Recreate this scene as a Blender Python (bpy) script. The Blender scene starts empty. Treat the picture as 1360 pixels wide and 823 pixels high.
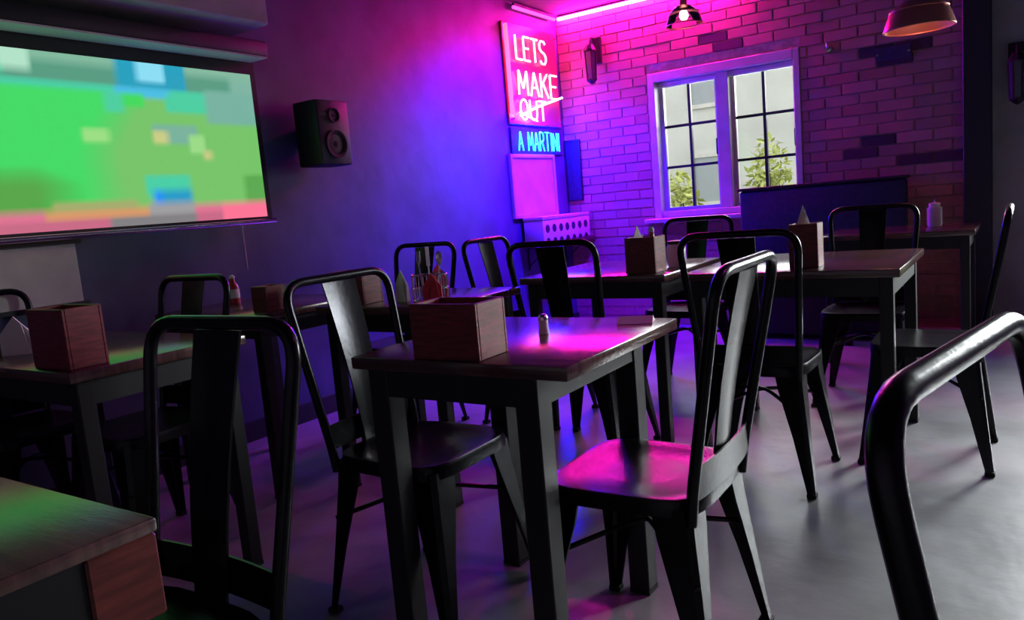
import bpy, bmesh, math, random
from mathutils import Vector, Matrix
random.seed(7)
C = bpy.context.scene.collection
SC = bpy.context.scene
PI = math.pi

# ------------------------------------------------------------------ camera, world, light, exposure
EYE = Vector((0, 0, 1.07))
YAW, PITCH, ROLL, FPX = -0.592711, 0.132174, 0.087038, 1016.78
fw = Vector((math.sin(YAW) * math.cos(PITCH), math.cos(YAW) * math.cos(PITCH), -math.sin(PITCH)))
rt0 = Vector((math.cos(YAW), -math.sin(YAW), 0)); dn0 = fw.cross(rt0)
rt = rt0 * math.cos(ROLL) + dn0 * math.sin(ROLL)
dn = -rt0 * math.sin(ROLL) + dn0 * math.cos(ROLL)
cam = bpy.data.cameras.new('camera'); cam.sensor_width = 36; cam.lens = FPX / 1360 * 36; cam.clip_start = .02
co = bpy.data.objects.new('camera', cam); C.objects.link(co)
M4 = Matrix.Identity(4)
for i in range(3):
    M4[i][0] = rt[i]; M4[i][1] = -dn[i]; M4[i][2] = -fw[i]; M4[i][3] = EYE[i]
co.matrix_world = M4
SC.camera = co
SC.view_settings.view_transform = 'Standard'; SC.view_settings.look = 'None'
SC.view_settings.gamma = 1; SC.view_settings.use_curve_mapping = False
SC.view_settings.exposure = 0.0

world = bpy.data.worlds.new('world'); SC.world = world; world.use_nodes = True
wb = world.node_tree.nodes['Background']
wb.inputs[0].default_value = (.93, .97, 1, 1); wb.inputs[1].default_value = 2.3   # flat overcast sky

X0, Y0, ZC = -3.3, 5.94, 2.64        # neon wall, window wall, ceiling
XR, YB = 2.6, -1.6

def area(name, loc, rot, sx, sy, power, color):
    l = bpy.data.lights.new(name, 'AREA'); l.shape = 'RECTANGLE'; l.size = sx; l.size_y = sy
    l.energy = power; l.color = color
    o = bpy.data.objects.new(name, l); C.objects.link(o); o.location = loc; o.rotation_euler = rot
    return o
# added area light, daylight for the unseen glazed doors beyond the black post
dl = area('added_daylight', (1.25, Y0 + .45, 1.75), (0, 0, 0), 1.7, 1.5, 125, (.93, .97, 1))
dl.rotation_euler = Vector((-1.55, -3.9, -1.7)).to_track_quat('-Z', 'Y').to_euler(); dl.data.spread = math.radians(72)
# daylight entering through the small-paned window
area('daylight_window', (-1.93, Y0 + .62, 1.95), (math.radians(-62), 0, 0), 1.2, .7, 40, (.95, .98, 1))

# ------------------------------------------------------------------ materials
MATS = {}
def mat(name, col=(.5, .5, .5), rough=.5, metal=0, noise=0, nscale=8, bump=0, bscale=40, emit=None, estr=0, spec=.5, rnd=0, stretch=None, col2=None, coat=0):
    if name in MATS: return MATS[name]
    m = bpy.data.materials.new(name); m.use_nodes = True
    nt = m.node_tree; b = nt.nodes['Principled BSDF']
    b.inputs['Base Color'].default_value = (*col, 1); b.inputs['Roughness'].default_value = rough
    b.inputs['Metallic'].default_value = metal; b.inputs['Specular IOR Level'].default_value = spec
    b.inputs['Coat Weight'].default_value = coat
    if emit:
        b.inputs['Emission Color'].default_value = (*emit, 1); b.inputs['Emission Strength'].default_value = estr
    if noise or bump or rnd:
        tc = nt.nodes.new('ShaderNodeTexCoord'); src = tc.outputs['Object']
        if stretch:
            mp = nt.nodes.new('ShaderNodeMapping'); mp.inputs['Scale'].default_value = stretch
            nt.links.new(src, mp.inputs[0]); src = mp.outputs[0]
    if noise or rnd:
        hsv = nt.nodes.new('ShaderNodeMixRGB'); hsv.blend_type = 'MIX'
        a = col; c2 = col2 or tuple(min(1, max(0, x * (1 - noise))) for x in col)
        hsv.inputs[1].default_value = (*a, 1); hsv.inputs[2].default_value = (*c2, 1)
        if noise:
            n = nt.nodes.new('ShaderNodeTexNoise'); n.inputs['Scale'].default_value = nscale; n.inputs['Detail'].default_value = 5
            nt.links.new(src, n.inputs['Vector'])
            r = nt.nodes.new('ShaderNodeMapRange'); r.inputs[1].default_value = .35; r.inputs[2].default_value = .65
            nt.links.new(n.outputs['Fac'], r.inputs[0]); fac = r.outputs[0]
        if rnd:
            oi = nt.nodes.new('ShaderNodeObjectInfo')
            if noise:
                ad = nt.nodes.new('ShaderNodeMath'); ad.operation = 'MULTIPLY_ADD'
                nt.links.new(fac, ad.inputs[0]); ad.inputs[1].default_value = .35
                sc_ = nt.nodes.new('ShaderNodeMath'); sc_.operation = 'MULTIPLY'; sc_.inputs[1].default_value = .65
                nt.links.new(oi.outputs['Random'], sc_.inputs[0]); nt.links.new(sc_.outputs[0], ad.inputs[2]); fac = ad.outputs[0]
            else: fac = oi.outputs['Random']
        nt.links.new(fac, hsv.inputs[0]); nt.links.new(hsv.outputs[0], b.inputs['Base Color'])
    if bump:
        n2 = nt.nodes.new('ShaderNodeTexNoise'); n2.inputs['Scale'].default_value = bscale; n2.inputs['Detail'].default_value = 4
        nt.links.new(src, n2.inputs['Vector'])
        bp = nt.nodes.new('ShaderNodeBump'); bp.inputs['Strength'].default_value = bump; bp.inputs['Distance'].default_value = .01
        nt.links.new(n2.outputs['Fac'], bp.inputs['Height']); nt.links.new(bp.outputs[0], b.inputs['Normal'])
    MATS[name] = m
    return m
mat('concrete', (.34, .34, .345), .36, noise=.45, nscale=2.6, bump=.2, bscale=14, col2=(.20, .20, .205))
mat('plaster_dark', (.085, .09, .19), .5, noise=.5, nscale=2.4, bump=.3, bscale=9, col2=(.05, .05, .11))
mat('plaster_grey', (.36, .36, .37), .7, noise=.3, nscale=3, bump=.15)
mat('ceiling', (.10, .10, .11), .85, noise=.2, bump=.1)
mat('mortar', (.60, .37, .31), .9, noise=.3, nscale=25, bump=.5, bscale=70)
mat('brick', (.50, .27, .21), .8, noise=.5, nscale=20, bump=.45, bscale=60, rnd=1, col2=(.36, .15, .11))
mat('brick_dark', (.035, .03, .035), .7, noise=.4, nscale=20, bump=.4, bscale=60)
mat('gunmetal', (.022, .022, .025), .27, metal=.85, noise=.3, nscale=12, bump=.05, bscale=60)
mat('rubber', (.012, .012, .012), .8)
mat('black_steel', (.012, .012, .013), .45, metal=.2)
mat('black_plastic', (.012, .012, .013), .5)
mat('table_wood', (.11, .05, .045), .17, noise=.5, nscale=5, stretch=(1, 14, 1), bump=.05, bscale=30, spec=.9)
mat('apron_wood', (.20, .035, .03), .4, noise=.5, nscale=6, stretch=(2, 2, 14))
mat('caddy_wood', (.24, .03, .045), .42, noise=.5, nscale=6, stretch=(3, 3, 22), bump=.08, bscale=40)
mat('white_paper', (.80, .78, .74), .8)
mat('napkin_red', (.60, .06, .07), .8)
mat('steel', (.75, .75, .76), .2, metal=1)
mat('ceramic', (.78, .76, .72), .25)
mat('frame_paint', (.62, .58, .55), .45, noise=.15, nscale=10)
mat('glazing_black', (.02, .02, .022), .5)
mat('cream_board', (.72, .62, .52), .5, noise=.15, nscale=5)
mat('navy_cloth', (.035, .04, .085), .75, noise=.3, nscale=30, bump=.2, bscale=120)
mat('acrylic_red', (.45, .07, .10), .25)
mat('neon_red', (.9, .3, .3), .4, emit=(1, .10, .17), estr=16)
mat('neon_white', (.9, .9, .9), .4, emit=(.55, .60, 1), estr=9)
mat('neon_blue', (.2, .5, .9), .4, emit=(0, .005, 1), estr=420)
mat('edge_red', (.9, .1, .1), .4, emit=(1, .03, .06), estr=9)
mat('led_pink', (.9, .3, .6), .4, emit=(1, .008, .52), estr=340)
mat('copper', (.60, .22, .16), .35, metal=.7)
mat('bulb', (.9, .8, .7), .3, emit=(1, .50, .42), estr=22)
mat('ketchup', (.45, .02, .02), .3)
mat('grass', (.10, .16, .05), .9, noise=.5, nscale=3)
mat('leaf', (.52, .54, .16), .7, noise=.5, nscale=4, rnd=1, col2=(.34, .38, .10))
mat('bark', (.12, .09, .06), .9, noise=.4)
mat('render_wall', (.62, .60, .57), .9, noise=.15, nscale=1)
mat('slate', (.42, .42, .44), .8)
mat('dark_glass', (.05, .06, .07), .1)
mat('house_glass', (.30, .32, .34), .2)

def glass():
    m = bpy.data.materials.new('window_glass'); m.use_nodes = True; nt = m.node_tree
    nt.nodes.clear(); out = nt.nodes.new('ShaderNodeOutputMaterial')
    t = nt.nodes.new('ShaderNodeBsdfTransparent'); t.inputs[0].default_value = (.93, .94, .93, 1)
    g = nt.nodes.new('ShaderNodeBsdfGlossy'); g.inputs['Roughness'].default_value = .03
    fr = nt.nodes.new('ShaderNodeFresnel'); fr.inputs[0].default_value = 1.45
    mx = nt.nodes.new('ShaderNodeMixShader')
    nt.links.new(fr.outputs[0], mx.inputs[0]); nt.links.new(t.outputs[0], mx.inputs[1]); nt.links.new(g.outputs[0], mx.inputs[2])
    nt.links.new(mx.outputs[0], out.inputs[0]); MATS['glass'] = m
glass()
def dotted():
    m = bpy.data.materials.new('dotted_print'); m.use_nodes = True; nt = m.node_tree; b = nt.nodes['Principled BSDF']
    tc = nt.nodes.new('ShaderNodeTexCoord'); mp = nt.nodes.new('ShaderNodeMapping'); mp.inputs['Scale'].default_value = (1, 9.5, 9.5)
    v = nt.nodes.new('ShaderNodeTexVoronoi'); v.voronoi_dimensions = '3D'; v.inputs['Randomness'].default_value = .06; v.inputs['Scale'].default_value = 1
    r = nt.nodes.new('ShaderNodeValToRGB'); r.color_ramp.interpolation = 'CONSTANT'
    r.color_ramp.elements[0].color = (.03, .02, .04, 1); r.color_ramp.elements[1].position = .31; r.color_ramp.elements[1].color = (.78, .72, .70, 1)
    nt.links.new(tc.outputs['Object'], mp.inputs[0]); nt.links.new(mp.outputs[0], v.inputs['Vector'])
    nt.links.new(v.outputs['Distance'], r.inputs[0]); nt.links.new(r.outputs[0], b.inputs['Base Color']); b.inputs['Roughness'].default_value = .6
    MATS['dotted'] = m
dotted()

# ------------------------------------------------------------------ mesh helpers
def finish(name, bm, m, parent=None, smooth=None):
    bmesh.ops.recalc_face_normals(bm, faces=bm.faces[:])
    me = bpy.data.meshes.new(name); bm.to_mesh(me); bm.free()
    if m: me.materials.append(MATS[m])
    if smooth is not None:
        for p in me.polygons: p.use_smooth = True
        me.set_sharp_from_angle(angle=math.radians(smooth))
    o = bpy.data.objects.new(name, me); C.objects.link(o)
    if parent: o.parent = parent
    return o
def box(bm, a, b, bevel=0, seg=1):
    a, b = Vector(a), Vector(b); c = (a + b) / 2; s = b - a
    r = bmesh.ops.create_cube(bm, size=1, matrix=Matrix.Translation(c) @ Matrix.Diagonal((abs(s.x), abs(s.y), abs(s.z), 1)))
    if bevel:
        es = list({e for v in r['verts'] for e in v.link_edges})
        bmesh.ops.bevel(bm, geom=es, offset=bevel, segments=seg, affect='EDGES', profile=.5)
def bx(name, a, b, m, parent=None, bevel=0, seg=1):
    bm = bmesh.new(); box(bm, a, b, bevel, seg); return finish(name, bm, m, parent, 35 if bevel and seg > 1 else None)
def tube(bm, pts, r, n=8, closed=False, cap=True):
    pts = [Vector(p) for p in pts]; rings = []; N = len(pts); prev = None
    for i, p in enumerate(pts):
        if closed: t = (pts[(i + 1) % N] - pts[i - 1])
        else: t = (pts[min(i + 1, N - 1)] - pts[max(i - 1, 0)])
        t.normalize()
        if prev is None:
            up = Vector((0, 0, 1)) if abs(t.z) < .9 else Vector((1, 0, 0))
            nrm = (up - t * up.dot(t)).normalized()
        else: nrm = (prev - t * prev.dot(t)).normalized()
        prev = nrm; bn = t.cross(nrm); rr = r[i] if isinstance(r, (list, tuple)) else r
        rings.append([bm.verts.new(p + (nrm * math.cos(2 * PI * k / n) + bn * math.sin(2 * PI * k / n)) * rr) for k in range(n)])
    R = N if closed else N - 1
    for i in range(R):
        a, b = rings[i], rings[(i + 1) % N]
        for k in range(n): bm.faces.new((a[k], a[(k + 1) % n], b[(k + 1) % n], b[k]))
    if cap and not closed:
        bm.faces.new(rings[0]); bm.faces.new(rings[-1][::-1])
def lathe(bm, prof, n=20, cx=0, cy=0):
    rings = []
    for r, z in prof:
        if r < 1e-5: rings.append([bm.verts.new((cx, cy, z))])
        else: rings.append([bm.verts.new((cx + r * math.cos(2 * PI * k / n), cy + r * math.sin(2 * PI * k / n), z)) for k in range(n)])
    for a, b in zip(rings, rings[1:]):
        for k in range(n):
            k2 = (k + 1) % n
            if len(a) == 1 and len(b) == 1: continue
            if len(a) == 1: bm.faces.new((a[0], b[k], b[k2]))
            elif len(b) == 1: bm.faces.new((a[k], a[k2], b[0]))
            else: bm.faces.new((a[k], a[k2], b[k2], b[k]))
def arc(pts, r, k=5):
    """polyline with rounded inner corners"""
    pts = [Vector(p) for p in pts]; out = [pts[0]]
    for i in range(1, len(pts) - 1):
        p = pts[i]; a = (pts[i - 1] - p); b = (pts[i + 1] - p); rr = min(r, a.length * .45, b.length * .45)
        A = p + a.normalized() * rr; B = p + b.normalized() * rr
        for j in range(k + 1):
            t = j / k; out.append(A * (1 - t) ** 2 + p * 2 * t * (1 - t) + B * t * t)
    out.append(pts[-1]); return out
def tag(o, label, cat, group=None):
    o['label'] = label; o['category'] = cat
    if group: o['group'] = group
    return o
def thing(name, label, cat, loc=(0, 0, 0), rz=0, group=None):
    o = bpy.data.objects.new(name, None); C.objects.link(o); o.empty_display_size = .1
    o.location = loc; o.rotation_euler = (0, 0, rz); return tag(o, label, cat, group)
def struct(o, label=None):
    o['kind'] = 'structure'
    if label: o['label'] = label
    return o
def copy_tree(o, parent=None):
    c = o.copy(); C.objects.link(c); c.parent = parent
    for ch in list(o.children): copy_tree(ch, c)
    return c

# ------------------------------------------------------------------ the room
struct(bx('floor', (X0 - .2, YB - .2, -.1), (XR + .2, Y0 + .2, 0), 'concrete'), 'smooth grey concrete floor')
struct(bx('ceiling', (X0 - .2, YB - .2, ZC), (XR + .2, Y0 + .2, ZC + .15), 'ceiling'), 'dark painted ceiling')
struct(bx('wall_left', (X0 - .2, YB - .2, 0), (X0, Y0 + .2, ZC), 'plaster_dark'), 'mottled dark navy plaster wall washed by blue neon light')
struct(bx('wall_right', (XR, YB - .2, 0), (XR + .2, Y0 + .2, ZC), 'plaster_grey'), 'plain grey plaster wall')
struct(bx('wall_back', (X0, YB - .2, 0), (XR, YB, ZC), 'plaster_grey'), 'plain grey plaster wall')

# window wall with two openings
WX0, WX1, WZ0, WZ1 = -2.50, -1.33, .88, 2.03
DX0, DX1, DZ1 = .40, 2.10, 2.15
bm = bmesh.new()
yi = Y0 + .006
for a, b in [((X0, 0), (WX0, ZC)), ((WX0, 0), (WX1, WZ0)), ((WX0, WZ1), (WX1, ZC)), ((WX1, 0), (-.30, ZC))]:
    box(bm, (a[0], yi, a[1]), (b[0], Y0 + .2, b[1]))
wf = struct(finish('wall_front', bm, 'mortar'), 'red brick wall with pale mortar around the small paned window')
bm = bmesh.new()
for a, b in [((-.30, 0), (DX0, ZC)), ((DX0, DZ1), (DX1, ZC)), ((DX1, 0), (XR, ZC))]:
    box(bm, (a[0], Y0, a[1]), (b[0], Y0 + .2, b[1]))
struct(finish('wall_front_plaster', bm, 'plaster_grey'), 'grey plaster wall beyond the black post')

# bricks: one unit mesh, scaled
bm = bmesh.new(); box(bm, (-.5, -.5, -.5), (.5, .5, .5), .035)
bmesh.ops.recalc_face_normals(bm, faces=bm.faces[:])
BR = bpy.data.meshes.new('brick'); bm.to_mesh(BR); bm.free(); BR.materials.append(MATS['brick'])
BRD = BR.copy(); BRD.materials.clear(); BRD.materials.append(MATS['brick_dark'])
PX, PZ, JT = .225, .075, .008
dark_spots = [(-.92, 1.30), (-.92, 1.23), (-.69, 1.15), (-.46, 1.15), (-1.88, 2.18), (-.70, 1.88), (-.92, 1.90)]
low = bmesh.new(); nb = 0; placed = []
rows = int((ZC - .005) / PZ)
for r in range(rows):
    z0 = r * PZ + JT / 2; z1 = z0 + PZ - JT; zc = (z0 + z1) / 2
    spans = [(X0 + .002, -.302)]
    if z1 > WZ0 - .02 and z0 < WZ1 + .02: spans = [(X0 + .002, WX0 - .005), (WX1 + .005, -.302)]
    x = X0 - (PX / 2 if r % 2 else 0)
    while x < -.30:
        for s0, s1 in spans:
            a = max(x + JT / 2, s0); b = min(x + PX - JT / 2, s1)
            if b - a > .03: placed.append((a, b, z0, z1))
        x += PX
placed.sort(key=lambda t: -(t[2] > .74) * (t[1] - t[0]))
for i, (a, b, z0, z1) in enumerate(placed):
    pro = random.uniform(.0, .004)
    if z0 > .74 and nb < 298:
        dk = any(a - .01 < sx < b + .01 and z0 - .01 < sz < z1 + .01 for sx, sz in dark_spots)
        o = bpy.data.objects.new('brick', BRD if dk else BR); C.objects.link(o); o.parent = wf
        o.location = ((a + b) / 2, Y0 + .02 - pro, (z0 + z1) / 2); o.scale = (b - a, .05, z1 - z0); nb += 1
    else: box(low, (a, Y0 - pro, z0), (b, Y0 + .045, z1))
o = finish('brick_courses', low, 'brick', wf); o['kind'] = 'stuff'

# black post at the end of the brickwork
struct(bx('trim_1', (-.315, Y0 - .10, 0), (-.155, Y0 + .02, ZC), 'black_plastic', None, .006), 'black painted timber post at the end of the brick wall')

# pale boxed soffit over the projection screen
struct(bx('trim_2', (X0, .55, 2.02), (X0 + .34, 2.56, ZC), 'frame_paint', None, .01), 'pale boxed soffit above the screen')
struct(bx('baseboard_left', (X0, YB, 0), (X0 + .018, Y0, .10), 'black_plastic'), 'black skirting board')

# ------------------------------------------------------------------ window with two casements of six panes
w = bpy.data.objects.new('window_1', None); C.objects.link(w); struct(w, 'twin casement window with twelve small panes')
yf = Y0 + .10
def fr(name, a, b, m='frame_paint', par=w, bev=.004): return bx(name, a, b, m, par, bev)
fr('window_frame', (WX0, Y0 - .012, WZ0), (WX0 + .055, Y0 + .16, WZ1))
fr('window_frame', (WX1 - .045, Y0 - .012, WZ0), (WX1, Y0 + .16, WZ1))
fr('window_frame', (WX0 + .055, Y0 - .012, WZ1 - .07), (WX1 - .045, Y0 + .16, WZ1))
fr('window_frame', (WX0 + .055, Y0 + .02, WZ0), (WX1 - .045, Y0 + .16, WZ0 + .05))
fr('mullion', (-1.965, Y0 + .03, WZ0 + .05), (-1.865, Y0 + .15, WZ1 - .07))
fr('window_sill', (WX0 - .06, Y0 - .10, WZ0 - .035), (WX1 + .06, Y0 + .02, WZ0), bev=.006)
fr('roller_blind', (WX0 + .06, Y0 + .045, WZ1 - .115), (WX1 - .05, Y0 + .085, WZ1 - .07), bev=.01)
for (a, b) in ((WX0 + .055, -1.965), (-1.865, WX1 - .045)):
    z0, z1 = WZ0 + .05, WZ1 - .07
    bm = bmesh.new(); s = .028
    box(bm, (a, yf, z0), (a + s, yf + .04, z1)); box(bm, (b - s, yf, z0), (b, yf + .04, z1))
    box(bm, (a + s, yf, z0), (b - s, yf + .04, z0 + s)); box(bm, (a + s, yf, z1 - s), (b - s, yf + .04, z1))
    cs = finish('casement', bm, 'frame_paint', w)
    ia, ib, ja, jb = a + s, b - s, z0 + s, z1 - s; mx = (ia + ib) / 2; gh = (jb - ja) / 3
    bx('glazing_bar', (mx - .011, yf + .004, ja), (mx + .011, yf + .036, jb), 'glazing_black', cs)
    for k in (1, 2): bx('glazing_bar', (ia, yf + .005, ja + gh * k - .010), (ib, yf + .035, ja + gh * k + .010), 'glazing_black', cs)
    for i in range(2):
        for k in range(3):
            pa = ia if i == 0 else mx + .011; pb = mx - .011 if i == 0 else ib
            bx('pane', (pa, yf + .018, ja + gh * k + .010 * (k > 0)), (pb, yf + .022, ja + gh * (k + 1) - .010 * (k < 2)), 'glass', cs)
    bm = bmesh.new(); tube(bm, arc([(b - .02, yf - .004, 1.35), (b - .02, yf - .03, 1.35), (b - .02, yf - .03, 1.47)], .01), .006); finish('window_latch', bm, 'black_steel', cs)
# added glazed doors beyond the post, out of view, to bring in daylight
d = bpy.data.objects.new('added_door_1', None); C.objects.link(d); struct(d, 'added unseen pair of glazed doors letting daylight in')
for (a, b) in ((DX0, (DX0 + DX1) / 2), ((DX0 + DX1) / 2, DX1)):
    bm = bmesh.new(); s = .07; y0 = Y0 + .06
    box(bm, (a + .002, y0, .01), (a + s, y0 + .045, DZ1 - .005)); box(bm, (b - s, y0, .01), (b - .002, y0 + .045, DZ1 - .005))
    for z in (.01, 1.02, DZ1 - .075): box(bm, (a + s, y0, z), (b - s, y0 + .045, z + .07))
    lf = finish('door_leaf', bm, 'black_plastic', d)
    bx('pane', (a + s, y0 + .02, .08), (b - s, y0 + .025, 1.02), 'glass', lf); bx('pane', (a + s, y0 + .02, 1.09), (b - s, y0 + .025, DZ1 - .075), 'glass', lf)

# ------------------------------------------------------------------ outside the window
struct(bx('ground', (-30, Y0 + .2, -.25), (25, 40, -.15), 'grass'), 'grass outside the window')
def house(loc, w_, h_, label):
    t = thing('house', label, 'house', loc)
    bx('wall', (-w_ / 2, 0, 0), (w_ / 2, 5, h_), 'render_wall', t)
    bm = bmesh.new()
    v = [bm.verts.new(p) for p in ((-w_ / 2 - .3, -.4, h_), (w_ / 2 + .3, -.4, h_), (w_ / 2 + .3, 5.4, h_), (-w_ / 2 - .3, 5.4, h_), (-w_ / 2 - .3, 2.5, h_ + 1.8), (w_ / 2 + .3, 2.5, h_ + 1.8))]
    for f in ((0, 1, 5, 4), (2, 3, 4, 5), (0, 4, 3), (1, 2, 5), (3, 2, 1, 0)): bm.faces.new([v[i] for i in f])
    finish('roof', bm, 'slate', t)
    for i in range(3):
        for z in (.9, 3.3):
            xx = -w_ / 2 + w_ * (i + .5) / 3
            bm = bmesh.new()
            for q in ((-.55, -.45, -.05, 1.25), (.45, .55, -.05, 1.25), (-.45, .45, -.05, .05), (-.45, .45, 1.15, 1.25)): box(bm, (xx + q[0], -.06, z + q[2]), (xx + q[1], .02, z + q[3]))
            f = finish('window', bm, 'frame_paint', t); bx('pane', (xx - .45, -.02, z + .05), (xx + .45, .0, z + 1.15), 'house_glass', f)
house((-6.4, 19, -.15), 9, 5.2, 'pale rendered house seen through the small paned window')
def shrub(loc, rx, rz, n, label, seed):
    rg = random.Random(seed); t = thing('shrub', label, 'shrub', loc)
    bm = bmesh.new()
    for k in range(4):
        a = k * 1.7; tube(bm, [(0, 0, 0), (math.cos(a) * rx * .3, math.sin(a) * rx * .3, rz * .8), (math.cos(a) * rx * .5, math.sin(a) * rx * .5, rz * 1.4)], [.04, .025, .008], 5)
    finish('stem', bm, 'bark', t)
    bm = bmesh.new()
    for k in range(n):
        d_ = Vector((rg.gauss(0, 1), rg.gauss(0, 1), rg.gauss(0, 1))).normalized() * (rg.random() ** .4)
        p = Vector((d_.x * rx, d_.y * rx, rz + d_.z * rz)); s = rg.uniform(.05, .10)
        q = Matrix.Rotation(rg.uniform(0, 6.3), 3, Vector((rg.gauss(0, 1), rg.gauss(0, 1), rg.gauss(0, 1))).normalized())
        vs = [bm.verts.new(p + q @ Vector(c)) for c in ((-s, 0, 0), (0, -s * .45, s * .1), (s, 0, 0), (0, s * .45, s * .1))]
        bm.faces.new(vs)
    o = finish('foliage', bm, 'leaf', t); o['kind'] = 'stuff'
shrub((-4.3, 11.2, -.15), .35, .78, 700, 'yellow green shrub outside the window, wide and low beside the lawn', 1)
shrub((-3.62, 13.6, -.15), .42, 1.05, 800, 'tall yellow green shrub outside the window in front of the pale house', 2)

# ------------------------------------------------------------------ projection screen
sx = X0 + .10
ps = thing('projection_screen', 'pull-down projection screen showing a green football match', 'screen', (sx, 1.60, 1.10))
SY0, SY1, SZ0, SZ1 = -.62, 1.00, .035, .735      # local picture area (y, z)
bx('case', (-.07, SY0 - .10, .80), (.14, SY1 + .02, .875), 'black_plastic', ps, .012, 2)
bm = bmesh.new()
box(bm, (-.004, SY0 - .05, SZ1), (.004, SY1 + .03, .81)); box(bm, (-.004, SY0 - .05, SZ0), (.004, SY0, SZ1))
box(bm, (-.004, SY1, SZ0), (.004, SY1 + .03, SZ1)); box(bm, (-.004, SY0 - .05, .02), (.004, SY1 + .03, SZ0))
finish('screen_border', bm, 'black_plastic', ps)
bm = bmesh.new(); tube(bm, [(.0, SY0 - .07, .012), (.0, SY1 + .05, .012)], .013, 10); finish('bottom_bar', bm, 'steel', ps, 40)
bm = bmesh.new(); tube(bm, [(0, SY1 - .16, 0), (0, SY1 - .16, -.22)], .004, 6); finish('pull_cord', bm, 'white_paper', ps)
bx('rail_trim', (.012, SY0 - .08, .792), (.138, SY1 + .01, .80), 'ceramic', ps)
def lerp(a, b, t): return tuple(x + (y - x) * t for x, y in zip(a, b))
def srgb(c): return tuple((x / 255 / 12.92 if x / 255 < .04045 else ((x / 255 + .055) / 1.055) ** 2.4) for x in c)
rg = random.Random(3)
def picture(s, t):
    """broadcast picture: s along the screen 0..1, t height 0..1 (sRGB)"""
    k = min(1, max(0, (s - (.44 + .28 * max(0, t - .45))) * 9))
    c = lerp((66, 218, 100), (118, 196, 104), k)
    if t < .36: c = lerp((86, 166, 70), c, min(1, max(0, (s - .33) * 8) + max(0, (t - .26) * 8)))
    if s > .93 and t < .30: c = lerp(c, (86, 162, 74), .8)
    if t > .80: c = (72, 206, 164)
    if t > .84: c = (88, 156, 130) if s < .92 else (124, 180, 160)          # stands
    if t > .95: c = (130, 184, 158)
    if s < .30 and t > .86: c = (10, 205, 150)
    if .29 < s < .36 and t > .89: c = (178, 226, 200)
    if s < .285 and .83 < t < .88: c = (230, 160, 120)
    if .57 < s < .775 and t > .84: c = (38, 160, 190)                       # score panel
    if .63 < s < .71 and t > .88: c = (140, 222, 245)
    if .56 < s < .72 and .78 < t <= .84: c = (74, 190, 226)
    if .53 < s < .58 and .68 < t <= .80: c = (76, 206, 160)
    if .58 < s < .64 and .72 < t <= .80: c = (66, 218, 92)
    if .70 < s < .86 and .70 < t <= .81: c = (74, 206, 160)
    if s > .83 and .64 < t <= .86: c = (118, 178, 160)
    if .65 < s < .79 and .50 < t <= .62: c = (120, 178, 156)
    if .65 < s < .695 and .50 < t <= .58: c = (200, 204, 132)
    if .76 < s < .81 and .44 < t <= .56: c = (154, 218, 134)
    if .80 < s < .83 and .40 < t <= .46: c = (196, 200, 130)
    if .46 < s < .53 and .50 < t <= .58: c = (154, 222, 130)
    if .61 < s < .745 and .17 < t <= .30: c = (72, 206, 164)
    if .63 < s < .745 and .13 < t <= .21: c = (36, 156, 200)
    if .63 < s < .655 and .13 < t <= .21: c = (34, 146, 250)
    if t < .11: c = (216, 152, 104) if .34 < s < .61 else (222, 116, 146)   # advertising hoardings
    if t < .13 and .61 < s < .75: c = (158, 158, 160)
    if .10 < t < .16 and .36 < s < .58: c = (164, 172, 108)
    if t < .055: c = (200, 106, 134) if s < .50 or s > .75 else (130, 128, 130)
    if t < .11 and s > .84: c = (252, 116, 150)
    return srgb(c)
_pic = picture
def picture(s, t):
    acc = [0, 0, 0]
    for ds in (-.006, 0, .006):
        for dt in (-.014, 0, .014):
            q = _pic(min(1, max(0, s + ds)), min(1, max(0, t + dt)))
            for i in range(3): acc[i] += q[i] / 9
    return tuple(acc)
NS, NT = 120, 50
vs, fs, cols = [], [], []
for j in range(NT + 1):
    for i in range(NS + 1):
        vs.append((.0045, SY0 + (SY1 - SY0) * i / NS, SZ0 + (SZ1 - SZ0) * j / NT)); cols.append((*picture(i / NS, j / NT), 1))
for j in range(NT):
    for i in range(NS): a = j * (NS + 1) + i; fs.append((a, a + 1, a + NS + 2, a + NS + 1))
me = bpy.data.meshes.new('picture'); me.from_pydata(vs, [], fs)
ca = me.color_attributes.new('picture', 'FLOAT_COLOR', 'POINT')
for k, c in enumerate(cols): ca.data[k].color = c
m = bpy.data.materials.new('screen_picture'); m.use_nodes = True; b = m.node_tree.nodes['Principled BSDF']
va = m.node_tree.nodes.new('ShaderNodeVertexColor'); va.layer_name = 'picture'
m.node_tree.links.new(va.outputs[0], b.inputs['Emission Color']); b.inputs['Emission Strength'].default_value = 1.0
b.inputs['Base Color'].default_value = (.02, .02, .02, 1); b.inputs['Roughness'].default_value = .8
me.materials.append(m); o = bpy.data.objects.new('picture', me); C.objects.link(o); o.parent = ps
o['label'] = 'bright green broadcast picture with a pink hoarding strip'

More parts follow.
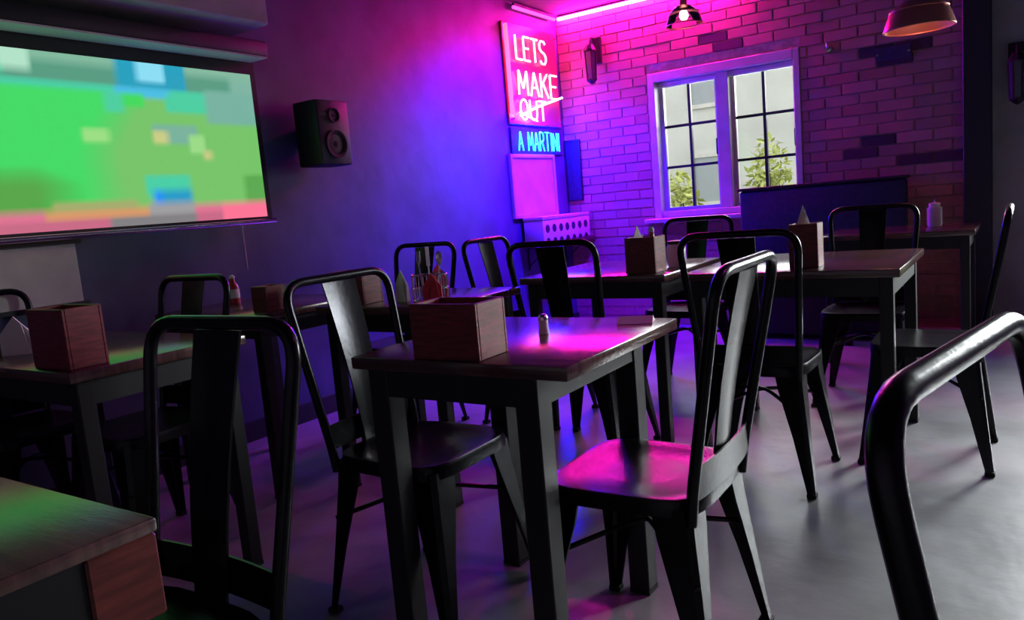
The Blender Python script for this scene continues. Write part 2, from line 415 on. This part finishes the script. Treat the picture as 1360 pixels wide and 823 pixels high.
# ------------------------------------------------------------------ neon sign
ns = thing('neon_sign', 'neon sign reading lets make out struck through, with a martini in blue', 'neon sign', (X0, 5.0, 1.45))
bx('backing_board', (.004, .06, .26), (.022, .86, 1.03), 'acrylic_red', ns, .004)
bx('lower_backing', (.004, .07, .03), (.018, .86, .235), 'navy_cloth', ns, .004)
bm = bmesh.new(); tube(bm, [(.05, .065, .33), (.05, .065, 1.0)], .017, 8); e_ = finish('edge_tube', bm, 'edge_red', ns); e_['label'] = 'glowing red vertical tube'
STROKES = {
 'L': [[(0, 1), (0, 0), (.8, 0)]], 'E': [[(.8, 1), (0, 1), (0, 0), (.8, 0)], [(0, .52), (.65, .52)]],
 'T': [[(0, 1), (.9, 1)], [(.45, 1), (.45, 0)]],
 'S': [[(.8, .88), (.62, 1), (.2, 1), (0, .84), (0, .66), (.2, .54), (.62, .46), (.82, .33), (.82, .15), (.62, 0), (.18, 0), (0, .12)]],
 'M': [[(0, 0), (.08, 1), (.5, .25), (.92, 1), (1, 0)]], 'A': [[(0, 0), (.45, 1), (.9, 0)], [(.18, .36), (.72, .36)]],
 'K': [[(0, 1), (0, 0)], [(.75, 1), (.02, .45)], [(.22, .6), (.8, 0)]],
 'O': [[(.45 + .45 * math.cos(a * PI / 8 + PI / 2), .5 + .5 * math.sin(a * PI / 8 + PI / 2)) for a in range(17)]],
 'U': [[(0, 1), (0, .3), (.12, .08), (.42, 0), (.72, .08), (.85, .3), (.85, 1)]],
 'R': [[(0, 0), (0, 1), (.55, 1), (.8, .88), (.8, .62), (.55, .5), (0, .5)], [(.42, .5), (.85, 0)]],
 'I': [[(.14, 1), (.14, 0)]], 'N': [[(0, 0), (0, 1), (.8, 0), (.8, 1)]]}
WID = {'I': .28, 'M': 1.0, 'L': .8, 'K': .8, 'E': .8, 'S': .82, 'U': .85, 'R': .85, 'N': .8}
def neon_word(word, y0, y1, z0, z1, r, m, rise=0):
    wtot = sum(WID.get(c, .9) if c != ' ' else .45 for c in word) + .30 * (len(word) - 1); sc = (y1 - y0) / wtot; x = 0
    for c in word:
        if c == ' ': x += .75; continue
        bm = bmesh.new()
        for st in STROKES[c]:
            pts = [(.05, y0 + (x + u) * sc, z0 + v * (z1 - z0) + rise * (x + u) * sc) for u, v in st]
            if c in 'LETKMANRIU': pts = arc(pts, .012, 3) if len(pts) > 2 else pts
            tube(bm, pts, r, 7)
        o = finish('letter', bm, m, ns, 60)
        x += WID.get(c, .9) + .30
neon_word('LETS', .19, .64, .755, .935, .0085, 'neon_red')
neon_word('MAKE', .19, .79, .485, .675, .0085, 'neon_red')
neon_word('OUT', .19, .58, .295, .452, .008, 'neon_red')
neon_word('A MARTINI', .12, .76, .055, .205, .006, 'neon_blue')
bm = bmesh.new(); tube(bm, [(.068, .15, .32), (.068, .42, .40), (.068, .83, .50)], .008, 7)
tube(bm, [(.068, .15, .345), (.068, .40, .29)], .007, 7); so = finish('strike_line', bm, 'neon_white', ns); so['label'] = 'white neon stroke through the third word'
bm = bmesh.new()
for y, z in ((.1, .3), (.82, .3), (.1, .98), (.82, .98)): tube(bm, [(0, y, z), (.045, y, z)], .008, 8)
finish('standoff', bm, 'steel', ns)

# pink light strips along the top of the corner
def strip(label, a, b, m):
    t = thing('light_strip', label, 'light strip', ((a[0] + b[0]) / 2, (a[1] + b[1]) / 2, a[2]))
    A = Vector(a) - t.location; B = Vector(b) - t.location
    bm = bmesh.new(); tube(bm, [A, B], .014, 8); finish('tube', bm, m, t)
    u = Vector((0, 0, .022)); bm = bmesh.new(); tube(bm, [A + u, B + u], .012, 6); finish('holder', bm, 'black_plastic', t)
strip('bright pink light strip at the ceiling above the brick wall', (X0 + .05, Y0 - .05, ZC - .04), (-1.75, Y0 - .05, ZC - .04), 'led_pink')
mat('led_dim', (.9, .3, .6), .4, emit=(1, .05, .45), estr=3)
strip('dim pink light strip at the ceiling above the neon sign', (X0 + .04, 5.22, ZC - .045), (X0 + .04, Y0 - .09, ZC - .045), 'led_dim')

# cream framed board under the sign, shelf with dotted box, dark poster
fb = thing('framed_board', 'pale cream framed board hanging below the neon sign', 'picture', (X0, 5.36, 1.23))
bx('board', (.004, -.31, -.22), (.016, .31, .22), 'cream_board', fb)
bm = bmesh.new()
for q in ((-.34, -.31, -.25, .25), (.31, .34, -.25, .25), (-.31, .31, -.25, -.22), (-.31, .31, .22, .25)): box(bm, (.002, q[0], q[2]), (.03, q[1], q[3]), .003)
finish('picture_frame', bm, 'frame_paint', fb)
sh = thing('wall_shelf', 'dark wall shelf in the corner below the cream board', 'shelf', (X0, 5.5, .76))
bx('shelf_board', (0, -.42, -.015), (.24, .43, .015), 'table_wood', sh, .003)
for y in (-.3, .3):
    bm = bmesh.new(); tube(bm, arc([(.008, y, -.20), (.008, y, -.022), (.22, y, -.022)], .02), .008); tube(bm, [(.01, y, -.17), (.18, y, -.03)], .006); finish('bracket', bm, 'black_steel', sh)
db = thing('dotted_box', 'white box printed with dark dots on the corner shelf', 'box', (X0 + .12, 5.50, .776))
bx('body', (-.09, -.38, 0), (.09, .40, .175), 'dotted', db, .008, 2)
bx('lid', (-.094, -.384, .175), (.094, .404, .205), 'cream_board', db, .008, 2)
pf = thing('poster', 'dark blue narrow poster in the brick corner beside the sign', 'poster', (-3.22, Y0 - .012, 1.34))
bx('sheet', (-.065, -.006, -.25), (.065, 0, .25), 'navy_cloth', pf)
bm = bmesh.new()
for q in ((-.075, -.065, -.26, .26), (.065, .075, -.26, .26), (-.065, .065, -.26, -.25), (-.065, .065, .25, .26)): box(bm, (q[0], -.016, q[2]), (q[1], .0, q[3]))
finish('poster_frame', bm, 'black_plastic', pf)

# ------------------------------------------------------------------ wall lamps, speaker, panel, pendants
def sconce(label, loc):
    t = thing('wall_sconce', label, 'wall lamp', loc)
    bx('back_plate', (-.05, -.02, -.02), (.05, 0, .20), 'black_steel', t, .006)
    bm = bmesh.new(); tube(bm, arc([(0, -.01, .14), (0, -.09, .20), (0, -.12, .12)], .05), .009); finish('arm', bm, 'black_steel', t, 50)
    bm = bmesh.new(); lathe(bm, [(0, .13), (.03, .125), (.055, .08), (.055, .07)], 8, 0, -.12); finish('cap', bm, 'black_steel', t)
    bm = bmesh.new(); lathe(bm, [(.048, .07), (.04, -.15), (.036, -.15), (.044, .068)], 6, 0, -.12); finish('lantern_glass', bm, 'dark_glass', t)
    bm = bmesh.new()
    for k in range(6):
        a = k * PI / 3; tube(bm, [(.05 * math.cos(a), -.12 + .05 * math.sin(a), .07), (.041 * math.cos(a), -.12 + .041 * math.sin(a), -.16)], .005, 5)
    finish('cage', bm, 'black_steel', t)
    bm = bmesh.new(); lathe(bm, [(0, -.19), (.02, -.18), (.045, -.155), (.045, -.145), (0, -.145)], 8, 0, -.12); finish('base', bm, 'black_steel', t)
sconce('black lantern wall lamp on the bricks beside the neon corner', (-2.93, Y0 - .008, 2.20))
sconce('black lantern wall lamp on grey plaster beyond the black post', (-.02, Y0, 1.62))

sp = thing('wall_speaker', 'black loudspeaker on a wall bracket between screen and neon sign', 'speaker', (X0, 3.0, 1.55), 0)
bx('bracket', (0, -.03, -.05), (.06, .03, .05), 'black_steel', sp)
bx('cabinet', (.06, -.115, -.17), (.24, .115, .17), 'black_plastic', sp, .012, 2)
for z, r in ((-.06, .075), (.09, .04)):
    bm = bmesh.new(); lathe(bm, [(r, 0), (r, .008), (r * .85, .008), (r * .5, -.012), (r * .3, -.004), (0, .004)], 20)
    o = finish('speaker_cone', bm, 'rubber', sp, 50); o.rotation_euler = (0, PI / 2, 0); o.location = (.242, 0, z)
pn = thing('wall_panel', 'pale grey plain panel on the wall under the projection screen', 'panel', (X0, 1.25, .98))
bx('panel_face', (.002, -.42, -.14), (.016, .42, .10), 'frame_paint', pn)
bx('panel_edge', (.0, -.44, .10), (.03, .44, .118), 'black_plastic', pn); bx('panel_edge', (.0, -.44, -.158), (.03, .44, -.14), 'black_plastic', pn)

def pendant(label, loc, r, h, m, slat=False):
    t = thing('pendant_lamp', label, 'pendant lamp', loc)   # loc = bottom rim
    top = ZC - loc[2]
    bm = bmesh.new(); tube(bm, [(0, 0, h + .07), (0, 0, top - .025)], .005, 6); finish('cord', bm, 'rubber', t)
    bm = bmesh.new(); lathe(bm, [(0, top - .03), (.045, top - .03), (.05, top), (0, top)], 16); finish('ceiling_rose', bm, 'black_steel', t, 40)
    bm = bmesh.new(); lathe(bm, [(0, h + .08), (.018, h + .078), (.026, h + .05), (.026, h - .005), (0, h - .005)], 14); finish('lamp_holder', bm, 'copper', t, 40)
    bm = bmesh.new(); lathe(bm, [(.027, h), (r * .45, h * .93), (r * .8, h * .6), (r, 0), (r - .004, 0), (r * .8 - .004, h * .59), (r * .45, h * .9), (.027, h - .012)], 28); finish('lamp_shade', bm, m, t, 50)
    bm = bmesh.new(); lathe(bm, [(0, h * .25), (.02, h * .28), (.03, h * .45), (.02, h * .75), (.014, h - .006)], 14); finish('bulb', bm, 'bulb', t, 60)
    bm = bmesh.new()
    for q in (.97, .80): 
        z = 0 if q > .9 else h * .6
        tube(bm, [(r * q * math.cos(2 * PI * k / 24), r * q * math.sin(2 * PI * k / 24), z) for k in range(24)], .004, 6, closed=True)
    finish('shade_rim', bm, 'copper', t, 60)
mat('shade_glass', (.75, .65, .68), .15, spec=.6)
pendant('pale glass pendant lamp hanging before the paned window', (-1.90, 5.2, 2.19), .125, .13, 'glass')
pendant('copper pendant lamp hanging low near the black post', (-.40, 4.2, 1.735), .155, .14, 'copper')

def added_can(label, loc, aim, power, color, size=1.9):  # added ceiling cans, out of view, supplying extra coloured light
    t = thing('added_can_light', label, 'stage light', loc)
    d_ = (Vector(aim) - Vector(loc)).normalized(); q = d_.to_track_quat('-Z', 'Y')
    bm = bmesh.new(); lathe(bm, [(0, .11), (.04, .105), (.055, .07), (.06, -.05), (.07, -.09), (.066, -.09), (.056, -.05), (.05, -.02), (0, -.02)], 20)
    c = finish('housing', bm, 'black_steel', t, 40); c.location = (0, 0, -.16); c.rotation_mode = 'QUATERNION'; c.rotation_quaternion = q
    bm = bmesh.new(); tube(bm, arc([(-.075, 0, -.16), (-.075, 0, -.02), (.075, 0, -.02), (.075, 0, -.16)], .03), .006, 6); tube(bm, [(0, 0, -.02), (0, 0, 0)], .012, 8); finish('yoke', bm, 'black_steel', t)
    l = bpy.data.lights.new('added_spot', 'SPOT'); l.energy = power; l.color = color; l.spot_size = size; l.spot_blend = 1; l.shadow_soft_size = .045
    lo = bpy.data.objects.new('added_spot', l); C.objects.link(lo); lo.parent = c; lo.location = (0, 0, -.06)
added_can('added unseen black can light with a deep blue beam on the ceiling by the neon wall', (-2.2, 4.85, ZC), (-3.3, 4.95, .9), 1000, (.05, .001, 1), 2.1)  # added lamp that strengthens the blue wash on the neon wall
added_can('added unseen black can light with a soft magenta beam on the ceiling over the open floor', (.45, 2.3, ZC), (-1.1, 1.6, .7), 26, (1, .05, .8), .95)  # added lamp that puts magenta light on the caddy table

# plaque and small hook on bricks
pq = thing('wall_plaque', 'small dark blue plaque on the brick wall near the post', 'plaque', (-.72, Y0 - .01, 1.88))
bx('plate', (-.11, -.012, -.045), (.11, 0, .045), 'navy_cloth', pq, .003)
for s in (-1, 1):
    bm = bmesh.new(); lathe(bm, [(0, .006), (.008, .004), (.008, 0)], 10); o = finish('screw', bm, 'steel', pq); o.location = (s * .095, -.012, 0); o.rotation_euler = (PI / 2, 0, 0)
hk = thing('wall_hook', 'small shiny hook on the bricks above the paned window corner', 'hook', (-1.13, Y0 - .008, 1.98))
bm = bmesh.new(); lathe(bm, [(0, 0), (.028, 0), (.024, .012), (0, .014)], 14); o = finish('plate', bm, 'steel', hk); o.rotation_euler = (PI / 2, 0, 0)
bm = bmesh.new(); tube(bm, arc([(0, -.01, 0), (0, -.05, -.005), (0, -.055, .035)], .02), .008); finish('hook', bm, 'steel', hk, 60)

# ------------------------------------------------------------------ chairs
def make_chair():
    t = thing('metal_chair', 'x', 'chair')
    # seat: pressed rounded square with turned-down rim and shallow dish
    bm = bmesh.new(); N = 36; W = .182
    def ring(s, z, p=5.0):
        out = []
        for k in range(N):
            a = 2 * PI * k / N; c, s_ = math.cos(a), math.sin(a)
            rr = 1 / ((abs(c) ** p + abs(s_) ** p) ** (1 / p))
            yy = s_ * rr * s; out.append(bm.verts.new((c * rr * s * (1 - .03 * (yy / W)), yy, z)))
        return out
    rings = [ring(W + .004, .412), ring(W + .004, .440), ring(W, .449), ring(W - .012, .450), ring(W * .80, .444, 4), ring(W * .45, .440, 3)]
    for a, b in zip(rings, rings[1:]):
        for k in range(N): bm.faces.new((a[k], a[(k + 1) % N], b[(k + 1) % N], b[k]))
    cv = bm.verts.new((0, 0, .439))
    for k in range(N): bm.faces.new((rings[-1][k], rings[-1][(k + 1) % N], cv))
    u = ring(W - .002, .412); 
    u2 = ring(W - .006, .440)
    for k in range(N):
        bm.faces.new((rings[0][k], rings[0][(k + 1) % N], u[(k + 1) % N], u[k])); bm.faces.new((u[k], u[(k + 1) % N], u2[(k + 1) % N], u2[k]))
    bm.faces.new(u2)
    finish('seat', bm, 'gunmetal', t, 45)
    # four tapered folded legs
    for sx in (-1, 1):
        for sy in (-1, 1):
            bm = bmesh.new(); prev = None
            for z, w_, q in ((.43, .088, .172), (.36, .080, .178), (.20, .050, .196), (.012, .026, .218)):
                cx_, cy_ = sx * q, sy * q; th = .007; b_ = min(.012, w_ * .4)
                loc = [(-b_, 0), (-w_, 0), (-w_, -th), (-b_ - .003, -th), (-th, -b_ - .003), (-th, -w_), (0, -w_), (0, -b_)]
                vs_ = [bm.verts.new((cx_ + sx * x, cy_ + sy * y, z)) for x, y in loc]
                if prev:
                    for k in range(8): bm.faces.new((prev[k], prev[(k + 1) % 8], vs_[(k + 1) % 8], vs_[k]))
                else: bm.faces.new(vs_)
                prev = vs_
            bm.faces.new(prev)
            lg = finish('leg', bm, 'gunmetal', t)
            bm = bmesh.new(); box(bm, (sx * .221 - .016 * (sx > 0) * 2, sy * .221 - .032 * (sy > 0), 0), (sx * .221 + .032 * (sx < 0), sy * .221 + .032 * (sy < 0), .016), .003)
            finish('foot', bm, 'rubber', lg)
    # back loop
    bm = bmesh.new()
    pts = arc([(-.168, .172, .40), (-.172, .180, .47), (-.204, .262, .918), (.204, .262, .918), (.172, .180, .47), (.168, .172, .40)], .075, 7)
    tube(bm, pts, .0125, 10); finish('back_frame', bm, 'gunmetal', t, 60)
    # splat: slightly curved tapered sheet
    bm = bmesh.new(); fr_, bk = [], []
    for i in range(7):
        v = i / 6; z = .44 + .465 * v; y = .178 + .084 * v - .010 * math.sin(PI * v); hw = .044 + .020 * v
        fr_.append([bm.verts.new((u_ * hw, y - .004 + .006 * (1 - u_ * u_), z)) for u_ in (-1, -.5, 0, .5, 1)])
        bk.append([bm.verts.new((u_ * hw, y + .001 + .006 * (1 - u_ * u_), z)) for u_ in (-1, -.5, 0, .5, 1)])
    for i in range(6):
        for k in range(4):
            bm.faces.new((fr_[i][k], fr_[i][k + 1], fr_[i + 1][k + 1], fr_[i + 1][k])); bm.faces.new((bk[i][k + 1], bk[i][k], bk[i + 1][k], bk[i + 1][k + 1]))
        for k in (0, 4): bm.faces.new((fr_[i][k], bk[i][k], bk[i + 1][k], fr_[i + 1][k]))
    for i in (0, 6):
        for k in range(4): bm.faces.new((fr_[i][k], fr_[i][k + 1], bk[i][k + 1], bk[i][k]))
    finish('splat', bm, 'gunmetal', t, 50)
    # lower back band
    bm = bmesh.new(); A = []
    for i in range(9):
        v = -1 + i / 4; y = .186 + .012 * (1 - v * v)
        A.append([bm.verts.new((v * .170, y + d_, z)) for d_, z in ((0, .455), (0, .525), (.005, .525), (.005, .455))])
    for a, b in zip(A, A[1:]):
        for k in range(4): bm.faces.new((a[k], a[(k + 1) % 4], b[(k + 1) % 4], b[k]))
    bm.faces.new(A[0]); bm.faces.new(A[-1][::-1]); finish('back_band', bm, 'gunmetal', t, 40)
    # crossed braces under the seat
    for s in (-1, 1):
        bm = bmesh.new(); q = .183
        tube(bm, arc([(-q, -q * s, .27), (0, 0, .33), (q, q * s, .27)], .08), .007, 6); finish('brace', bm, 'gunmetal', t, 60)
    return t
chair0 = make_chair(); first = [True]
def chair(x, y, deg, label):
    o = chair0 if first[0] else copy_tree(chair0); first[0] = False
    o.location = (x, y, 0); o.rotation_euler = (0, 0, math.radians(deg)); tag(o, label, 'chair', 'tall backed metal cafe chairs')
chair(-.73, 1.58, -90, 'gunmetal chair drawn up to the caddy table, seat catching red neon light')
chair(-1.385, 1.56, 90, 'gunmetal chair facing the window side across the caddy table, seat half under it')
chair(-.80, 2.825, 180, 'gunmetal chair backing onto the caddy table, seat tucked under the tall caddy table')
chair(-.295, 3.23, -90, 'gunmetal chair at the side of the tall caddy table toward the added glazed doors')
chair(-1.16, .545, 0, 'gunmetal chair drawn up to the table with the red corner block')
chair(-.62, 3.96, 0, 'gunmetal chair between the tall caddy table and the candle table')
chair(-1.55, 2.86, 180, 'gunmetal chair between the napkin table corner and the white jar table')
chair(-2.06, 3.25, 90, 'gunmetal chair at the white jar table end nearest the neon sign')
chair(-1.55, 4.02, 0, 'gunmetal chair between the white jar table and the paned window')
chair(-2.62, 2.86, 0, 'gunmetal chair on the neon sign side of the napkin table')
chair(-2.52, 1.42, 0, 'gunmetal chair under the screen, seat lit yellow green')
chair(-3.0, 1.24, 90, 'gunmetal chair against the wall under the screen, beside the pale panel')

loop = copy_tree(chair0); loop.location = (.215, .675, 0); loop.rotation_euler = (0, 0, math.radians(78))
tag(loop, 'gunmetal chair with an open loop back and no splat, standing apart on bare floor', 'chair', 'tall backed metal cafe chairs'); loop.name = 'loop_chair'
for ch in list(loop.children):
    if ch.name.startswith(('splat', 'back_band')): bpy.data.objects.remove(ch)

# ------------------------------------------------------------------ tables
def table(name, label, x0, x1, y0, y1, h=.75, top=.03, apron=.07, am='black_steel', leg=.045, inset=.03, block=False, rin=0):
    t = thing(name, label, 'table', ((x0 + x1) / 2, (y0 + y1) / 2, 0), 0, 'bar tables')
    a, b = (x1 - x0) / 2, (y1 - y0) / 2
    bx('tabletop', (-a, -b, h - top), (a, b, h), 'table_wood', t, .004, 2)
    for q in ((-a + inset, -b + inset, a - inset, -b + inset + .02), (-a + inset, b - inset - .02, a - inset, b - inset), (-a + inset, -b + inset + .02, -a + inset + .02, b - inset - .02), (a - inset - .02 - rin, -b + inset + .02, a - inset, b - inset - .02)):
        bx('apron', (q[0], q[1], h - top - apron), (q[2] - (rin if q[2] > 0 else 0), q[3], h - top), am, t)
    if block:
        bx('corner_block', (a - .07, b - .085, h - top - .10), (a - .002, b - .002, h - top), 'apron_wood', t, .003)['label'] = 'dark red wooden corner block'
        bx('side_panel', (a - .06, -b + .05, .25), (a - .006, b - .086, h - top), 'black_steel', t)
    for sx in (-1, 1):
        for sy in (-1, 1):
            if block and sx > 0 and sy > 0: leg = .045
            bm = bmesh.new(); iq = .09 if block else inset; px, py = sx * (a - (.05 if block else inset) + .004) - (rin if sx > 0 else 0), sy * (b - iq + .004)
            box(bm, (px, py, .012), (px - sx * leg, py - sy * leg, h - top), .003); lg = finish('leg', bm, 'black_steel', t)
            bx('foot', (px, py, 0), (px - sx * leg, py - sy * leg, .012), 'rubber', lg)
    return t
table('cafe_table', 'dark wood table with the wide maroon caddy, blue neon mirrored in its top', -1.34, -.745, 1.28, 1.87, rin=.065, leg=.058)
table('cafe_table', 'dark wood table carrying the tall maroon caddy with a white napkin', -1.13, -.345, 2.90, 3.68)
table('cafe_table', 'dark wood table with the white jar before the paned window', -1.90, -1.20, 2.90, 3.60)
table('cafe_table', 'dark wood table with the cutlery and red napkins near the blue wall', -2.32, -1.70, 2.06, 2.60)
table('cafe_table', 'dark wood table against the wall beneath the screen end', -3.10, -2.42, 1.86, 2.46)
table('cafe_table', 'dark wood table with a maroon caddy at its corner under the screen', -2.95, -2.02, .96, 1.50)
table('cafe_table', 'dark wood table with the candle jar by the brick wall', -.98, -.20, 4.68, 5.30)
table('cafe_table', 'dark wood table with a red corner block, its glossy top lit by the screen', -1.55, -.84, -.30, .47, top=.018, apron=.10, am='black_steel', inset=.012, leg=.05, block=True)

# dark bench under the window, against the brick wall
bn = thing('wall_bench', 'dark navy high backed bench against the brick wall under the window', 'bench', (-1.20, 5.62, 0))
bx('backrest', (-.56, .16, .44), (.56, .26, 1.04), 'navy_cloth', bn, .02, 3)
bx('seat_cushion', (-.56, -.26, .40), (.56, .16, .48), 'navy_cloth', bn, .02, 3)
bx('base', (-.54, -.22, .04), (.54, .24, .40), 'black_plastic', bn)
bx('top_rail', (-.57, .15, 1.04), (.57, .27, 1.062), 'black_plastic', bn, .004)

# ------------------------------------------------------------------ table things
def caddy(label, x0, x1, y0, y1, h, z=.75, rz=0, split=True):
    t = thing('caddy', label, 'caddy', ((x0 + x1) / 2, (y0 + y1) / 2, z + .0005), rz); a, b = (x1 - x0) / 2, (y1 - y0) / 2; s = .008
    bx('base', (-a + s, -b + s, 0), (a - s, b - s, .008), 'caddy_wood', t)
    for q in ((-a, -b, a, -b + s), (-a, b - s, a, b), (-a, -b + s, -a + s, b - s), (a - s, -b + s, a, b - s)):
        bx('side_panel', (q[0], q[1], 0), (q[2], q[3], h), 'caddy_wood', t, .0015)
    if split: bx('divider', (-.003, -b + s, .008), (.003, b - s, h * .9), 'caddy_wood', t)
    return t
def shaker(label, x, y, z, m, r=.018, h=.07, cat='shaker', name='salt_shaker'):
    t = thing(name, label, cat, (x, y, z))
    bm = bmesh.new(); lathe(bm, [(0, 0), (r, 0), (r, h * .1), (r * .85, h * .45), (r * .9, h * .7), (0, h * .7)], 16); finish('body', bm, m, t, 50)
    bm = bmesh.new(); lathe(bm, [(r * .92, h * .7), (r * .92, h * .85), (r * .6, h * .98), (0, h)], 16); finish('cap', bm, 'steel', t, 50)
def bottle(label, x, y, z, m, h=.2, r=.028):
    t = thing('sauce_bottle', label, 'bottle', (x, y, z))
    bm = bmesh.new(); lathe(bm, [(0, 0), (r, 0), (r, h * .6), (r * .5, h * .75), (r * .42, h * .88), (0, h * .88)], 16); finish('body', bm, m, t, 50)
    bm = bmesh.new(); lathe(bm, [(r * .5, h * .88), (r * .5, h * .95), (r * .2, h), (0, h)], 12); finish('cap', bm, 'white_paper', t, 50)
    bm = bmesh.new(); lathe(bm, [(r * 1.01, h * .2), (r * 1.02, h * .21), (r * 1.02, h * .5), (r * 1.01, h * .51)], 16); finish('paper_label', bm, 'white_paper', t)
def napkin(label, x, y, z, rz=0, m='white_paper', h=.13, w_=.05):
    t = thing('folded_napkin', label, 'napkin', (x, y, z), rz); bm = bmesh.new()
    P = [(-w_, -.008, 0), (w_, -.008, 0), (w_, .008, 0), (-w_, .008, 0), (-w_, -.004, h * .55), (w_, -.004, h * .55), (w_, .004, h * .55), (-w_, .004, h * .55), (0, -.002, h), (0, .002, h)]
    v = [bm.verts.new(p) for p in P]
    for f in ((3, 2, 1, 0), (0, 1, 5, 4), (2, 3, 7, 6), (1, 2, 6, 5), (3, 0, 4, 7), (4, 5, 8), (6, 7, 9), (5, 6, 9, 8), (7, 4, 8, 9)): bm.faces.new([v[i] for i in f])
    finish('fold', bm, m, t)
    bm = bmesh.new(); v = [bm.verts.new(p) for p in ((-w_ * .7, -.012, 0), (w_ * .9, -.012, 0), (w_ * .9, -.009, 0), (-w_ * .7, -.009, 0), (w_ * .5, -.012, h * .8), (w_ * .5, -.009, h * .8))]
    for f in ((0, 1, 4), (2, 3, 5), (1, 2, 5, 4), (3, 0, 4, 5), (3, 2, 1, 0)): bm.faces.new([v[i] for i in f])
    finish('front_fold', bm, m, t)
T = .7505
caddy('wide maroon wooden caddy on the table with the blue neon mirrored', -1.15, -.965, 1.292, 1.405, .125)
shaker('small salt shaker on the blue lit table behind the caddy', -1.00, 1.62, T, 'ceramic', .014, .05)
# paper slip at the far edge of the near table
pp = thing('paper_slip', 'folded white paper slip at the far edge of the blue lit table', 'paper', (-.83, 1.80, T), .3)
bm = bmesh.new(); v = [bm.verts.new(p) for p in ((-.045, -.03, 0), (.045, -.03, 0), (.045, .0, .016), (-.045, .0, .016), (.045, .03, 0), (-.045, .03, 0))]
for f in ((0, 1, 2, 3), (3, 2, 4, 5), (5, 4, 1, 0), (0, 3, 5), (1, 4, 2)): bm.faces.new([v[i] for i in f])
finish('sheet', bm, 'white_paper', pp)
caddy('tall narrow maroon caddy holding a white napkin', -.735, -.63, 3.00, 3.10, .165, split=False)
napkin('white folded napkin standing in the tall narrow caddy', -.69, 3.05, T + .01, .2, h=.225, w_=.033)
caddy('square maroon caddy on the white jar table', -1.40, -1.265, 2.97, 3.09, .15)
napkin('white folded napkin in the square maroon caddy', -1.365, 3.03, T + .01, 1.2, h=.19, w_=.04)
bottle('red sauce bottle standing in the square maroon caddy', -1.30, 3.03, T + .01, 'ketchup', .18, .024)
jr = thing('jar', 'white ceramic jar with a dark lid beside the square caddy', 'jar', (-1.27, 3.22, T))
bm = bmesh.new(); lathe(bm, [(0, 0), (.036, 0), (.042, .02), (.042, .085), (.034, .1), (0, .1)], 20); finish('body', bm, 'ceramic', jr, 50)
bm = bmesh.new(); lathe(bm, [(.036, .1), (.036, .114), (0, .118)], 20); finish('lid', bm, 'black_plastic', jr, 50)
# napkin table: wire holder with cutlery and red and white napkins
wh = thing('cutlery_holder', 'wire holder on the napkin table near the blue wall', 'holder', (-1.84, 2.20, T), .2)
bm = bmesh.new()
for z in (.006, .05, .10): tube(bm, [(.07 * math.cos(2 * PI * k / 20), .05 * math.sin(2 * PI * k / 20), z) for k in range(20)], .003, 5, closed=True)
finish('hoops', bm, 'steel', wh)
for k in range(12):
    a = 2 * PI * k / 12; bm = bmesh.new(); tube(bm, [(.07 * math.cos(a), .05 * math.sin(a), 0), (.07 * math.cos(a), .05 * math.sin(a), .10)], .0025, 5); finish('wire', bm, 'steel', wh)
bx('base', (-.045, -.035, 0), (.045, .035, .003), 'steel', wh)
lab = ['steel fork leaning in the wire holder', 'steel knife leaning in the wire holder', 'steel spoon leaning in the wire holder']
for k, nm in enumerate(('fork', 'knife', 'spoon')):
    t = thing(nm, lab[k], 'cutlery', (-1.87 + .03 * k, 2.20, T + .004), .4 * k); bm = bmesh.new(); dx = .02 * (k - 1)
    tube(bm, [(0, 0, 0), (dx, .005, .13)], [.004, .003], 6); finish('handle', bm, 'steel', t)
    bm = bmesh.new()
    if nm == 'fork':
        for q in (-.008, 0, .008): tube(bm, [(dx, .005, .13), (dx + q, .006, .145), (dx + q * 1.1, .008, .185)], .002, 5)
    elif nm == 'knife': box(bm, (dx - .007, .004, .128), (dx + .007, .006, .20))
    else: bmesh.ops.create_uvsphere(bm, u_segments=10, v_segments=6, radius=1, matrix=Matrix.Translation((dx, .006, .155)) @ Matrix.Diagonal((.014, .005, .026, 1)))
    finish('head', bm, 'steel', t)
napkin('red folded napkin in front of the wire holder', -1.79, 2.15, T, .5, 'napkin_red', .11, .035)
napkin('white folded napkin on the napkin table beside the wire holder', -1.98, 2.20, T, -.3, 'white_paper', .12, .04)
napkin('red folded napkin on the napkin table behind the wire holder', -1.88, 2.30, T, 1.0, 'napkin_red', .13, .04)
caddy('long maroon caddy at the table corner toward the screen', -2.27, -2.10, 2.11, 2.22, .13)
caddy('small maroon caddy on the table against the wall beneath the screen', -2.53, -2.44, 1.93, 2.03, .10)
bottle('red sauce bottle on the table against the wall beneath the screen', -2.95, 2.16, T, 'ketchup', .13, .025)
caddy('maroon caddy at the corner of the table under the screen', -2.25, -2.06, .985, 1.09, .16)
napkin('pink white napkin near the wall end of the table under the screen', -2.60, 1.10, T, .8, 'white_paper', .12, .045)
shaker('pale pepper shaker beside the napkin under the screen', -2.52, 1.20, T, 'ceramic', .022, .08, name='pepper_shaker')
cj = thing('candle_jar', 'pink candle in a jar on the table by the brick wall', 'candle', (-.42, 5.10, T))
bm = bmesh.new(); lathe(bm, [(0, 0), (.035, 0), (.04, .01), (.04, .11), (.036, .11), (.036, .012), (0, .012)], 18); finish('jar', bm, 'shade_glass', cj, 50)
bm = bmesh.new(); lathe(bm, [(0, .012), (.03, .012), (.03, .135), (.005, .14), (.002, .155), (0, .155)], 14); finish('candle', bm, 'ceramic', cj, 50)
